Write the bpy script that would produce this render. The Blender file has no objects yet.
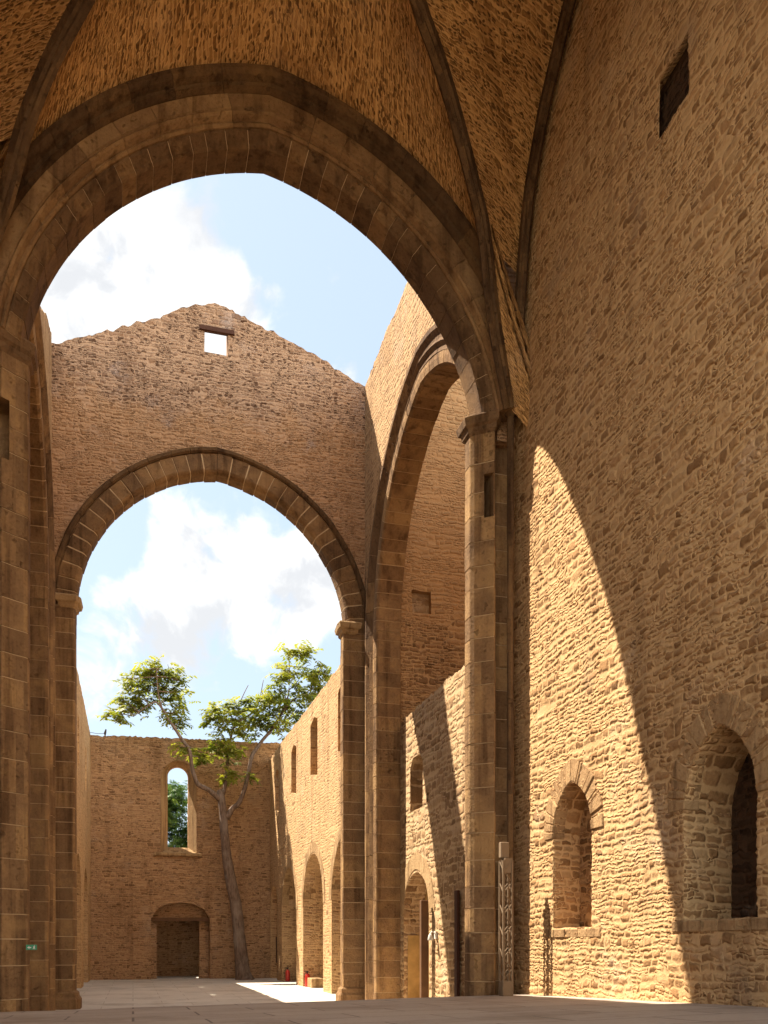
import bpy, bmesh, math, random
import numpy as np
from mathutils import Vector, noise, geometry

random.seed(7)
R = math.radians
scene = bpy.context.scene
COL = scene.collection

# ------------------------------------------------------------------ camera
YAW = math.atan2(251, 904.0)
EYE = 1.7
cam_d = bpy.data.cameras.new('camera')
cam = bpy.data.objects.new('camera', cam_d)
COL.objects.link(cam)
cam.location = (0, 0, EYE)
cam.rotation_euler = (R(90), 0, -YAW)
cam_d.sensor_width = 36
cam_d.lens = 904.0 * 36 / 1024
cam_d.shift_y = (943 - 512) / 1024.0
cam_d.clip_start = .05
cam_d.clip_end = 5000
scene.camera = cam
SS, CC = math.sin(YAW), math.cos(YAW)

# ------------------------------------------------------------------ node helpers
class NT:
    def __init__(self, tree):
        self.t = tree; self.n = tree.nodes; self.l = tree.links
    def node(self, kind, **kw):
        n = self.n.new(kind)
        for k, v in kw.items(): setattr(n, k, v)
        return n
    def put(self, sock, val):
        if isinstance(val, bpy.types.NodeSocket): self.l.new(val, sock)
        elif val is not None: sock.default_value = val
    def math(self, op, a, b=None, c=None, clamp=False):
        n = self.node('ShaderNodeMath', operation=op); n.use_clamp = clamp
        self.put(n.inputs[0], a)
        if b is not None: self.put(n.inputs[1], b)
        if c is not None: self.put(n.inputs[2], c)
        return n.outputs[0]
    def vmath(self, op, a, b=None, scale=None):
        n = self.node('ShaderNodeVectorMath', operation=op)
        self.put(n.inputs[0], a)
        if b is not None: self.put(n.inputs[1], b)
        if scale is not None: self.put(n.inputs['Scale'], scale)
        return n.outputs['Value'] if op in ('LENGTH', 'DOT_PRODUCT', 'DISTANCE') else n.outputs[0]
    def noise(self, vec, scale, detail=4, rough=.55, dims='3D', out=0):
        n = self.node('ShaderNodeTexNoise', noise_dimensions=dims)
        self.put(n.inputs['Vector'], vec); n.inputs['Scale'].default_value = scale
        n.inputs['Detail'].default_value = detail; n.inputs['Roughness'].default_value = rough
        return n.outputs[out]
    def voro(self, vec, feature='F1', rnd=1.0, dims='2D'):
        n = self.node('ShaderNodeTexVoronoi', feature=feature, voronoi_dimensions=dims)
        self.put(n.inputs['Vector'], vec); n.inputs['Scale'].default_value = 1
        n.inputs['Randomness'].default_value = rnd
        return n
    def range(self, v, a, b, c=0., d=1., smooth=True):
        n = self.node('ShaderNodeMapRange', interpolation_type='SMOOTHSTEP' if smooth else 'LINEAR')
        self.put(n.inputs[0], v)
        for i, q in enumerate((a, b, c, d)): self.put(n.inputs[i + 1], q)
        return n.outputs[0]
    def mix(self, f, a, b, blend='MIX'):
        n = self.node('ShaderNodeMix', data_type='RGBA', blend_type=blend)
        self.put(n.inputs[0], f)
        self.put(n.inputs[6], a if isinstance(a, bpy.types.NodeSocket) else (*a[:3], 1))
        self.put(n.inputs[7], b if isinstance(b, bpy.types.NodeSocket) else (*b[:3], 1))
        return n.outputs[2]
    def mixf(self, f, a, b):
        n = self.node('ShaderNodeMix', data_type='FLOAT')
        self.put(n.inputs[0], f); self.put(n.inputs[2], a); self.put(n.inputs[3], b)
        return n.outputs[0]
    def ramp(self, f, stops, mode='LINEAR'):
        n = self.node('ShaderNodeValToRGB'); n.color_ramp.interpolation = mode
        e = n.color_ramp.elements
        while len(e) < len(stops): e.new(.5)
        for i, (p, c) in enumerate(stops):
            e[i].position = p; e[i].color = (*c[:3], 1)
        self.put(n.inputs[0], f)
        return n.outputs[0]
    def sep(self, v):
        n = self.node('ShaderNodeSeparateXYZ'); self.put(n.inputs[0], v); return n.outputs
    def comb(self, x, y, z=0.):
        n = self.node('ShaderNodeCombineXYZ')
        for i, q in enumerate((x, y, z)): self.put(n.inputs[i], q)
        return n.outputs[0]

def new_mat(name, rough=.9, spec=.15):
    m = bpy.data.materials.new(name); m.use_nodes = True
    t = NT(m.node_tree)
    b = t.n['Principled BSDF']; b.inputs['Roughness'].default_value = rough
    b.inputs['Specular IOR Level'].default_value = spec
    return m, t, b, t.n['Material Output']

def bump(t, b, h, dist, strength=1.0):
    n = t.node('ShaderNodeBump'); n.inputs['Distance'].default_value = dist
    n.inputs['Strength'].default_value = strength
    t.put(n.inputs['Height'], h); t.l.new(n.outputs[0], b.inputs['Normal'])

def simple(name, col, rough=.6, metal=0., spec=.3, var=.25, scale=12.):
    m, t, b, o = new_mat(name, rough, spec)
    tc = t.node('ShaderNodeTexCoord')
    f = t.noise(tc.outputs['Object'], scale, 5)
    c = t.mix(f, [q * (1 - var) for q in col], [min(1, q * (1 + var)) for q in col])
    t.put(b.inputs['Base Color'], c); b.inputs['Metallic'].default_value = metal
    bump(t, b, f, .004, .5)
    return m

def rubble(name, su, sv, stones, mortar, mw=.09, relief=.03, disp=False, smear=.5, tint=None,
           rnd=.85, stain=.35, course=.5, grey=(.30, .25, .20), plaster=None, pits=None):
    """irregular stone masonry in metres of UV: cells su x sv, stones = list of ramp colours"""
    m, t, b, o = new_mat(name, .93, .08)
    uvn = t.node('ShaderNodeUVMap'); uv = uvn.outputs[0]
    geo = t.node('ShaderNodeNewGeometry'); pos = geo.outputs['Position']
    w1 = t.noise(uv, 1.1, 2, .5, '2D', 1)
    w2 = t.noise(uv, 5.0, 2, .5, '2D', 1)
    wv = t.vmath('ADD', t.vmath('SCALE', t.vmath('SUBTRACT', w1, (.5, .5, .5)), scale=.16),
                 t.vmath('SCALE', t.vmath('SUBTRACT', w2, (.5, .5, .5)), scale=.068))
    w3 = t.noise(uv, 13., 1, .5, '2D', 1)
    wv = t.vmath('ADD', wv, t.vmath('SCALE', t.vmath('SUBTRACT', w3, (.5, .5, .5)), scale=.034))
    wuv = t.vmath('ADD', uv, wv)
    s = t.sep(wuv)
    def cells(k):
        y0 = t.math('DIVIDE', s[1], sv * k)
        y = t.math('ADD', y0, t.math('MULTIPLY', t.noise(t.comb(t.math('MULTIPLY', s[0], .12), t.math('MULTIPLY', y0, .7)), 1., 1, .5, '2D'), 1.1))
        row = t.math('FLOOR', y); f = t.math('FRACT', y)
        W_ = t.math('ADD', t.math('DIVIDE', s[0], su * k), t.math('MULTIPLY', row, 17.37))
        va = t.node('ShaderNodeTexVoronoi', feature='DISTANCE_TO_EDGE', voronoi_dimensions='1D')
        vb = t.node('ShaderNodeTexVoronoi', feature='F1', voronoi_dimensions='1D')
        for v in (va, vb):
            t.put(v.inputs['W'], W_); v.inputs['Scale'].default_value = 1; v.inputs['Randomness'].default_value = rnd
        c = vb.outputs['Color']; cr = t.sep(c)
        ex = t.math('MULTIPLY', va.outputs['Distance'], su / sv)
        ey = t.math('SUBTRACT', t.math('SUBTRACT', .5, t.math('ABSOLUTE', t.math('SUBTRACT', f, .5))), t.math('MULTIPLY', cr[1], .10))
        return t.math('SMOOTH_MIN', ex, ey, .28), c
    e1, c1 = cells(1.0); e2, c2 = cells(.58)
    pick = t.range(t.noise(uv, 1.7, 3, .6, '2D'), .50, .54)
    e = t.mixf(pick, e1, t.math('MULTIPLY', e2, .85)); c = t.mix(pick, c1, c2)
    e3, c3 = cells(1.55)
    pick3 = t.range(t.noise(t.vmath('ADD', uv, (31.7, 12.2, 0.)), 1.1, 3, .6, '2D'), .60, .63)
    e = t.mixf(pick3, e, t.math('MULTIPLY', e3, 1.2)); c = t.mix(pick3, c, c3)
    rv = t.sep(c)
    fine = t.noise(uv, 26., 5, .65, '2D')
    mid = t.noise(uv, 7., 4, .6, '2D')
    big = t.noise(pos, .45, 5, .6)
    ragged = t.math('ADD', e, t.math('MULTIPLY', t.math('SUBTRACT', fine, .5), .10))
    mask = t.range(ragged, mw * .45, mw * 1.7)
    dome = t.range(ragged, 0., .42)
    sm = t.math('MULTIPLY', t.range(t.math('ADD', t.math('MULTIPLY', rv[1], .6), t.math('MULTIPLY', mid, .6)), .62, .82), smear)
    cmask = t.math('MULTIPLY', mask, t.math('SUBTRACT', 1., sm))
    col = t.ramp(rv[0], [(i / (len(stones) - 1), q) for i, q in enumerate(stones)])
    col = t.mix(t.math('MULTIPLY', t.range(fine, .35, .7), .45), col, t.mix(.5, col, (.07, .04, .022)))
    col = t.mix(cmask, t.mix(mid, [q * .8 for q in mortar], [q * 1.12 for q in mortar]), col)
    if pits:
        pv = t.comb(t.math('DIVIDE', s[0], pits[0]), t.math('DIVIDE', s[1], pits[1]))
        vn = t.voro(pv, 'F1', 1.0)
        pr = t.sep(vn.outputs['Color'])
        pm = t.math('MULTIPLY', t.range(vn.outputs['Distance'], .34, .22),
                    t.range(t.math('ADD', pr[0], t.math('MULTIPLY', t.math('SUBTRACT', mid, .5), 1.2)), pits[2], pits[2] + .12))
        col = t.mix(t.math('MULTIPLY', pm, .85), col, pits[3])
    # broad weathering: damp-dark and sun-bleached areas of the masonry itself
    col = t.mix(t.math('MULTIPLY', t.range(big, .5, .72), stain), col, t.mix(1., col, (.62, .55, .5), 'MULTIPLY'))
    us = t.sep(uv)
    st = t.noise(t.comb(t.math('MULTIPLY', us[0], 1.5), t.math('MULTIPLY', us[1], .16)), 1., 5, .62, '2D')
    col = t.mix(t.math('MULTIPLY', t.range(st, .53, .70), .55), col, t.mix(1., col, (.60, .56, .54), 'MULTIPLY'))
    pale = t.noise(t.vmath('ADD', pos, (7.3, 2.1, 5.5)), .7, 6, .66)
    col = t.mix(t.math('MULTIPLY', t.range(pale, .56, .72), .45), col, t.mix(.6, col, (.56, .46, .35)))
    big2 = t.noise(pos, .9, 5, .62)
    col = t.mix(t.math('MULTIPLY', t.range(big2, .55, .75), stain), col, grey)
    if plaster:                                     # (z0, z1, colour, amount): thin remains of plaster by height
        z = t.sep(pos)[2]
        zf = t.range(t.math('ADD', z, t.math('MULTIPLY', t.math('SUBTRACT', big2, .5), 3.5)), plaster[0], plaster[1])
        col = t.mix(t.math('MULTIPLY', zf, plaster[3]), col, plaster[2])
    col = t.mix(1., col, (1.0, .925, .875), 'MULTIPLY')
    if tint: col = t.mix(1., col, tint, 'MULTIPLY')
    t.put(b.inputs['Base Color'], col)
    h = t.math('ADD', t.math('MULTIPLY', t.math('MULTIPLY', dome, t.math('SUBTRACT', 1., t.math('MULTIPLY', sm, .7))),
                             t.math('ADD', .55, t.math('MULTIPLY', rv[2], .55))),
               t.math('MULTIPLY', fine, .28))
    h = t.math('ADD', h, t.math('MULTIPLY', mid, .25))
    if pits: h = t.math('SUBTRACT', h, t.math('MULTIPLY', pm, .9))
    if disp:
        d = t.node('ShaderNodeDisplacement'); d.inputs['Scale'].default_value = relief
        d.inputs['Midlevel'].default_value = .6
        t.put(d.inputs['Height'], h); t.l.new(d.outputs[0], o.inputs['Displacement'])
        m.displacement_method = 'BOTH'
    else:
        bump(t, b, h, relief)
    return m

def ashlar(name, dark, light, warm, rough=.9, joints=None, jcol=(.5, .38, .24)):
    """dressed stone; each block carries its own tone in the 'tone' attribute"""
    m, t, b, o = new_mat(name, rough, .1)
    at = t.node('ShaderNodeAttribute', attribute_name='tone')
    uv = t.node('ShaderNodeUVMap').outputs[0]
    pos = t.node('ShaderNodeNewGeometry').outputs['Position']
    fine = t.noise(pos, 22., 6, .65); mid = t.noise(pos, 4.5, 5, .6); big = t.noise(pos, .8, 4, .6)
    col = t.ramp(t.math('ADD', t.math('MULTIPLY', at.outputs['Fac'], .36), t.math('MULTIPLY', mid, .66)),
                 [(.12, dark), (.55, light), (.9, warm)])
    col = t.mix(t.math('MULTIPLY', t.range(fine, .45, .72), .5), col, t.mix(1., col, (.5, .42, .38), 'MULTIPLY'))
    sp = t.sep(pos)
    streak = t.noise(t.comb(t.math('MULTIPLY', sp[0], 5.), t.math('MULTIPLY', sp[1], 5.), t.math('MULTIPLY', sp[2], .35)), 1., 4, .6)
    col = t.mix(t.math('MULTIPLY', t.range(streak, .48, .66), .75), col, t.mix(1., col, (.42, .37, .34), 'MULTIPLY'))
    col = t.mix(t.math('MULTIPLY', t.range(big, .52, .7), .45), col, warm)
    if joints:
        bt = t.node('ShaderNodeTexBrick'); t.put(bt.inputs['Vector'], uv)
        bt.inputs['Scale'].default_value = 1; bt.inputs['Brick Width'].default_value = joints[0]
        bt.inputs['Row Height'].default_value = joints[1]; bt.inputs['Mortar Size'].default_value = joints[2]
        bt.inputs['Mortar Smooth'].default_value = .3
        bt.inputs['Color1'].default_value = (0, 0, 0, 1); bt.inputs['Color2'].default_value = (1, 1, 1, 1)
        tone = t.mix(1., col, t.mix(t.sep(bt.outputs['Color'])[0], (.7, .68, .66), (1.25, 1.2, 1.15)), 'MULTIPLY')
        jm = t.math('MULTIPLY', bt.outputs['Fac'], t.range(mid, .3, .55))
        col = t.mix(jm, tone, jcol)
        h = t.math('ADD', t.math('SUBTRACT', fine, t.math('MULTIPLY', bt.outputs['Fac'], .5)), mid)
    else:
        h = t.math('ADD', fine, mid)
    t.put(b.inputs['Base Color'], col)
    pit = t.range(t.noise(pos, 9., 6, .7), .58, .72)
    bump(t, b, t.math('SUBTRACT', h, t.math('MULTIPLY', pit, 1.2)), .022)
    return m

# ------------------------------------------------------------------ materials
ST_WARM = [(.22, .125, .055), (.32, .19, .085), (.40, .245, .115), (.47, .30, .15), (.27, .155, .068)]
ST_PALE = [(.27, .165, .08), (.41, .27, .14), (.49, .335, .18), (.37, .23, .115)]
M = {}
M['rubble_side'] = rubble('presbytery rubble', .195, .102, ST_WARM, (.56, .385, .195), .10, .024, True, .55, stain=.35, grey=(.36, .27, .18), rnd=.8)
M['rubble_nave'] = rubble('nave rubble', .24, .11, ST_PALE, (.56, .39, .20), .09, .017, False, .6, grey=(.40, .30, .20))
M['rubble_cross'] = rubble('crossing rubble', .20, .115, ST_PALE, (.56, .385, .20), .10, .024, False, .6, grey=(.40, .31, .22), tint=(.84, .83, .85))
M['rubble_gable'] = rubble('gable rubble', .17, .085, [(.17, .105, .062), (.31, .205, .13), (.42, .29, .185), (.34, .22, .13)],
                           (.48, .34, .215), .10, .03, False, .6, stain=.65, grey=(.47, .40, .34),
                           plaster=(16.2, 15.4, (.46, .275, .125), .5), pits=(.16, .08, .70, (.11, .06, .035)), tint=(.96, .94, .97))
M['rubble_end'] = rubble('end wall rubble', .24, .10, [(.19, .115, .06), (.32, .20, .105), (.42, .27, .145), (.36, .225, .115)],
                         (.48, .32, .175), .09, .03, False, .65, grey=(.36, .28, .20), tint=(1., .98, .98))
M['rubble_chapel'] = rubble('chapel rubble', .28, .12, [(.20, .12, .058), (.34, .205, .10), (.43, .27, .135)],
                            (.52, .35, .18), .09, .035, False, .5, plaster=(10.2, 10.9, (.47, .30, .15), .7))
M['shade_stone'] = rubble('shade-dark stone', .28, .13, [(.02, .012, .008), (.05, .03, .017), (.08, .045, .025)], (.07, .042, .024), .09, .03, False, .4, stain=.2, grey=(.03, .02, .015))  # near-black colour paints in the unlit depth of openings
M['block_wall'] = rubble('squared rubble', .42, .21, [(.24, .15, .075), (.36, .235, .12), (.44, .30, .165)],
                         (.54, .40, .23), .08, .035, False, .45, rnd=.5)
M['vault'] = rubble('vault stone', .17, .072, [(.20, .115, .048), (.38, .235, .10), (.50, .32, .145)], (.56, .38, .185), .11, .018, False,
                    .55, stain=.55, grey=(.27, .16, .075), pits=(.105, .048, .52, (.10, .056, .027)), tint=(1.12, 1.0, .84))
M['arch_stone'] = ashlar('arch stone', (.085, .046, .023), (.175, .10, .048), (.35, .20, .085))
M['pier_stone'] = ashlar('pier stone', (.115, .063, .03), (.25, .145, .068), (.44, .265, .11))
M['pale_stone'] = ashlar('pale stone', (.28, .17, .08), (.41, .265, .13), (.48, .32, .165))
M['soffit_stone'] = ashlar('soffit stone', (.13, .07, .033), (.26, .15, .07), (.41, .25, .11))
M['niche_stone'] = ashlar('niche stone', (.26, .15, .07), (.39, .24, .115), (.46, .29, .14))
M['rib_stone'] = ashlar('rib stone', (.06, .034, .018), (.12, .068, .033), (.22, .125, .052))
M['mortar'] = simple('lime mortar', (.46, .32, .18), .95, 0, .05, .55, 3.5)
M['wood'] = simple('old timber', (.13, .065, .03), .8, 0, .2, .4, 6)
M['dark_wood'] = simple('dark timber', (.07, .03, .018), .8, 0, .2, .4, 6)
M['steel'] = simple('tan steel', (.20, .13, .07), .85, .0, .4, .12)
M['iron'] = simple('dark iron', (.05, .045, .04), .6, .5)
M['white_paint'] = simple('white paint', (.62, .58, .50), .5, 0, .4, .08)
M['red_paint'] = simple('red paint', (.55, .035, .02), .35, 0, .5, .12)
M['black_rubber'] = simple('black rubber', (.02, .02, .02), .6)
M['green_sign'] = simple('green sign', (.02, .22, .09), .4, 0, .5, .08)
M['ochre'] = simple('ochre plaster', (.42, .265, .10), .9, 0, .05, .5, 4)

def floor_mat(name, c1, c2, joint, bw, bh, mort, dust=None):
    m, t, b, o = new_mat(name, .8, .2)
    pos = t.node('ShaderNodeNewGeometry').outputs['Position']
    bt = t.node('ShaderNodeTexBrick'); t.put(bt.inputs['Vector'], pos)
    bt.inputs['Scale'].default_value = 1; bt.inputs['Brick Width'].default_value = bw
    bt.inputs['Row Height'].default_value = bh; bt.inputs['Mortar Size'].default_value = mort
    bt.inputs['Color1'].default_value = (0, 0, 0, 1); bt.inputs['Color2'].default_value = (1, 1, 1, 1)
    tone = t.sep(bt.outputs['Color'])[0]
    n1 = t.noise(pos, 1.3, 6, .62); n2 = t.noise(pos, 18., 5, .65)
    col = t.mix(t.math('ADD', t.math('MULTIPLY', tone, .45), t.math('MULTIPLY', n1, .55)), c1, c2)
    col = t.mix(t.math('MULTIPLY', t.range(n2, .48, .75), .35), col, t.mix(1., col, (.55, .5, .46), 'MULTIPLY'))
    st = t.noise(pos, .6, 5, .65)
    col = t.mix(t.math('MULTIPLY', t.range(st, .48, .68), .65), col, t.mix(1., col, (.60, .55, .50), 'MULTIPLY'))
    col = t.mix(t.math('MULTIPLY', bt.outputs['Fac'], t.range(n1, .25, .5)), col, joint)
    t.put(b.inputs['Base Color'], col)
    bump(t, b, t.math('SUBTRACT', t.math('ADD', n2, n1), bt.outputs['Fac']), .008)
    return m
M['nave_floor'] = floor_mat('nave paving', (.54, .47, .38), (.64, .57, .47), (.42, .35, .27), 1.6, 1.1, .012)
M['presbytery_floor'] = floor_mat('presbytery slabs', (.36, .285, .22), (.46, .37, .29), (.18, .14, .11), 1.5, .9, .014)
M['ground'] = floor_mat('earth', (.30, .24, .16), (.36, .30, .20), (.30, .24, .16), 3, 3, .0)

def bark_mat():
    m, t, b, o = new_mat('bark', .95, .1)
    pos = t.node('ShaderNodeNewGeometry').outputs['Position']
    sp = t.sep(pos)
    n = t.noise(t.comb(t.math('MULTIPLY', sp[0], 9.), t.math('MULTIPLY', sp[1], 9.), t.math('MULTIPLY', sp[2], 1.6)), 1.6, 6, .65)
    n2 = t.noise(pos, 1.2, 4)
    col = t.ramp(n, [(.25, (.06, .038, .026)), (.5, (.17, .115, .08)), (.75, (.27, .20, .15))])
    col = t.mix(t.math('MULTIPLY', t.range(n2, .5, .7), .5), col, (.30, .24, .19))
    t.put(b.inputs['Base Color'], col); bump(t, b, n, .05)
    return m
M['bark'] = bark_mat()
def leaf_mat(name, a, bcol, c, trans=.35):
    m, t, b, o = new_mat(name, .5, .3)
    at = t.node('ShaderNodeAttribute', attribute_name='tone')
    col = t.ramp(at.outputs['Fac'], [(0., a), (.55, bcol), (1., c)])
    t.put(b.inputs['Base Color'], col)
    tr = t.node('ShaderNodeBsdfTranslucent'); t.put(tr.inputs['Color'], t.mix(1., col, (1.5, 1.5, .6), 'MULTIPLY'))
    mx = t.node('ShaderNodeMixShader'); mx.inputs[0].default_value = trans
    t.l.new(b.outputs[0], mx.inputs[1]); t.l.new(tr.outputs[0], mx.inputs[2]); t.l.new(mx.outputs[0], o.inputs['Surface'])
    return m
M['leaf'] = leaf_mat('ailanthus leaf', (.075, .105, .018), (.16, .19, .03), (.28, .27, .045), .42)
M['leaf_far'] = leaf_mat('far leaf', (.02, .05, .012), (.05, .10, .02), (.11, .16, .04), .3)

# ------------------------------------------------------------------ mesh helpers
ORG = {}      # world origin of each parent Empty
class MB:
    def __init__(self): self.v = []; self.f = []; self.mi = []; self.uv = []; self.tone = []
    def add(self, verts, faces, mi=0, tone=.5, uvs=None):
        b = len(self.v); self.v += [tuple(q) for q in verts]
        for k, f in enumerate(faces):
            self.f.append([b + i for i in f]); self.mi.append(mi)
            self.tone.append(tone if not callable(tone) else tone())
            self.uv.append(None if uvs is None else uvs[k])
    def box(self, lo, hi, mi=0, tone=.5):
        x0, y0, z0 = lo; x1, y1, z1 = hi
        self.add([(x0,y0,z0),(x1,y0,z0),(x1,y1,z0),(x0,y1,z0),(x0,y0,z1),(x1,y0,z1),(x1,y1,z1),(x0,y1,z1)],
                 [(0,3,2,1),(4,5,6,7),(0,1,5,4),(1,2,6,5),(2,3,7,6),(3,0,4,7)], mi, tone)
    def tube(self, pts, rad, n=8, mi=0, tone=.5, caps=True):
        pts = [Vector(p) for p in pts]; rings = []
        ref = Vector((0, 0, 1))
        for i, p in enumerate(pts):
            d = (pts[min(i + 1, len(pts) - 1)] - pts[max(i - 1, 0)]).normalized()
            a = d.cross(ref)
            if a.length < .05: a = d.cross(Vector((1, 0, 0)))
            a.normalize(); b = d.cross(a).normalized()
            r = rad[i] if isinstance(rad, (list, tuple)) else rad
            rings.append([p + (a * math.cos(2*math.pi*k/n) + b * math.sin(2*math.pi*k/n)) * r for k in range(n)])
        vs = [q for g in rings for q in g]; fs = []
        for i in range(len(pts) - 1):
            for k in range(n):
                fs.append((i*n+k, i*n+(k+1) % n, (i+1)*n+(k+1) % n, (i+1)*n+k))
        if caps: fs += [tuple(range(n))[::-1], tuple((len(pts)-1)*n + k for k in range(n))]
        self.add(vs, fs, mi, tone)
    def lathe(self, c, prof, n=16, mi=0):
        vs = []; fs = []
        for r, z in prof:
            vs += [(c[0] + r*math.cos(2*math.pi*k/n), c[1] + r*math.sin(2*math.pi*k/n), c[2] + z) for k in range(n)]
        for i in range(len(prof) - 1):
            for k in range(n): fs.append((i*n+k, i*n+(k+1) % n, (i+1)*n+(k+1) % n, (i+1)*n+k))
        fs += [tuple(range(n))[::-1], tuple((len(prof)-1)*n + k for k in range(n))]
        self.add(vs, fs, mi)
    def build(self, name, mats, parent=None, smooth=False, normals=True, uvoff=(0, 0), bevel=0):
        me = bpy.data.meshes.new(name)
        me.from_pydata(self.v, [], self.f)
        if not isinstance(mats, (list, tuple)): mats = [mats]
        for m in mats: me.materials.append(m)
        me.polygons.foreach_set('material_index', self.mi)
        if normals:
            bm = bmesh.new(); bm.from_mesh(me); bmesh.ops.recalc_face_normals(bm, faces=bm.faces); bm.to_mesh(me); bm.free()
        me.polygons.foreach_set('use_smooth', [smooth] * len(me.polygons))
        at = me.attributes.new('tone', 'FLOAT', 'FACE'); at.data.foreach_set('value', self.tone)
        # UV in metres, box-mapped by the face's main direction
        npoly = len(me.polygons); nl = len(me.loops)
        nr = np.empty(npoly * 3); me.polygons.foreach_get('normal', nr); nr = np.abs(nr.reshape(-1, 3))
        co = np.empty(len(me.vertices) * 3); me.vertices.foreach_get('co', co); co = co.reshape(-1, 3)
        li = np.empty(nl, int); me.loops.foreach_get('vertex_index', li)
        tot = np.empty(npoly, int); me.polygons.foreach_get('loop_total', tot)
        ax = np.repeat(np.argmax(nr, axis=1), tot); P = co[li]
        u = np.where(ax == 0, P[:, 1], P[:, 0]); v = np.where(ax == 2, P[:, 1], P[:, 2])
        uv = np.stack([u + uvoff[0], v + uvoff[1]], 1)
        if any(q is not None for q in self.uv):
            k = 0
            for i, q in enumerate(self.uv):
                n = len(self.f[i])
                if q is not None and not normals: uv[k:k+n] = q
                k += n
        l = me.uv_layers.new(name='UVMap'); l.data.foreach_set('uv', uv.astype(np.float32).ravel())
        o = bpy.data.objects.new(name, me); COL.objects.link(o)
        if parent:
            o.parent = parent; o.location = -ORG.get(parent.name, Vector((0, 0, 0)))
        if bevel:
            bv = o.modifiers.new('bevel', 'BEVEL'); bv.width = bevel; bv.segments = 1; bv.limit_method = 'ANGLE'
        return o

def thing(name, label, cat, loc=(0, 0, 0), group=None):
    o = bpy.data.objects.new(name, None); COL.objects.link(o); o.location = loc
    o.empty_display_size = .2; ORG[o.name] = Vector(loc)
    o['label'] = label; o['category'] = cat; o['kind'] = 'thing'
    if group: o['group'] = group
    return o
def tag(o, label, cat, group=None):
    o['label'] = label; o['category'] = cat; o['kind'] = 'thing'
    if group: o['group'] = group
    return o
def structure(o): o['kind'] = 'structure'; return o

def inpoly(P, poly):
    x, y = P[:, 0], P[:, 1]; ins = np.zeros(len(P), bool); n = len(poly)
    for i in range(n):
        x0, y0 = poly[i]; x1, y1 = poly[(i + 1) % n]
        if y0 == y1: continue
        c = ((y0 > y) != (y1 > y)) & (x < (x1 - x0) * (y - y0) / (y1 - y0) + x0)
        ins ^= c
    return ins
def densify(loop, step, jit=0., top=None, seed=0.):
    out = []
    n = len(loop)
    for i in range(n):
        a = Vector(loop[i]); b = Vector(loop[(i + 1) % n]); L = (b - a).length
        k = max(1, int(L / step))
        for j in range(k):
            p = a.lerp(b, j / k)
            if jit:
                q = noise.noise_vector(Vector((p.x * 2.3, p.y * 2.3, seed))) * jit
                p = Vector((p.x + q.x, p.y + q.y))
            if top is not None and p.y > top:
                q = noise.noise(Vector((p.x * 1.1, seed, 3.))) * .07 + noise.noise(Vector((p.x * 5.3, seed, 9.))) * .08 + noise.noise(Vector((p.x * 13., seed, 2.))) * .05
                p = Vector((p.x, p.y + q))
            out.append((p.x, p.y))
    return out

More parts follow.
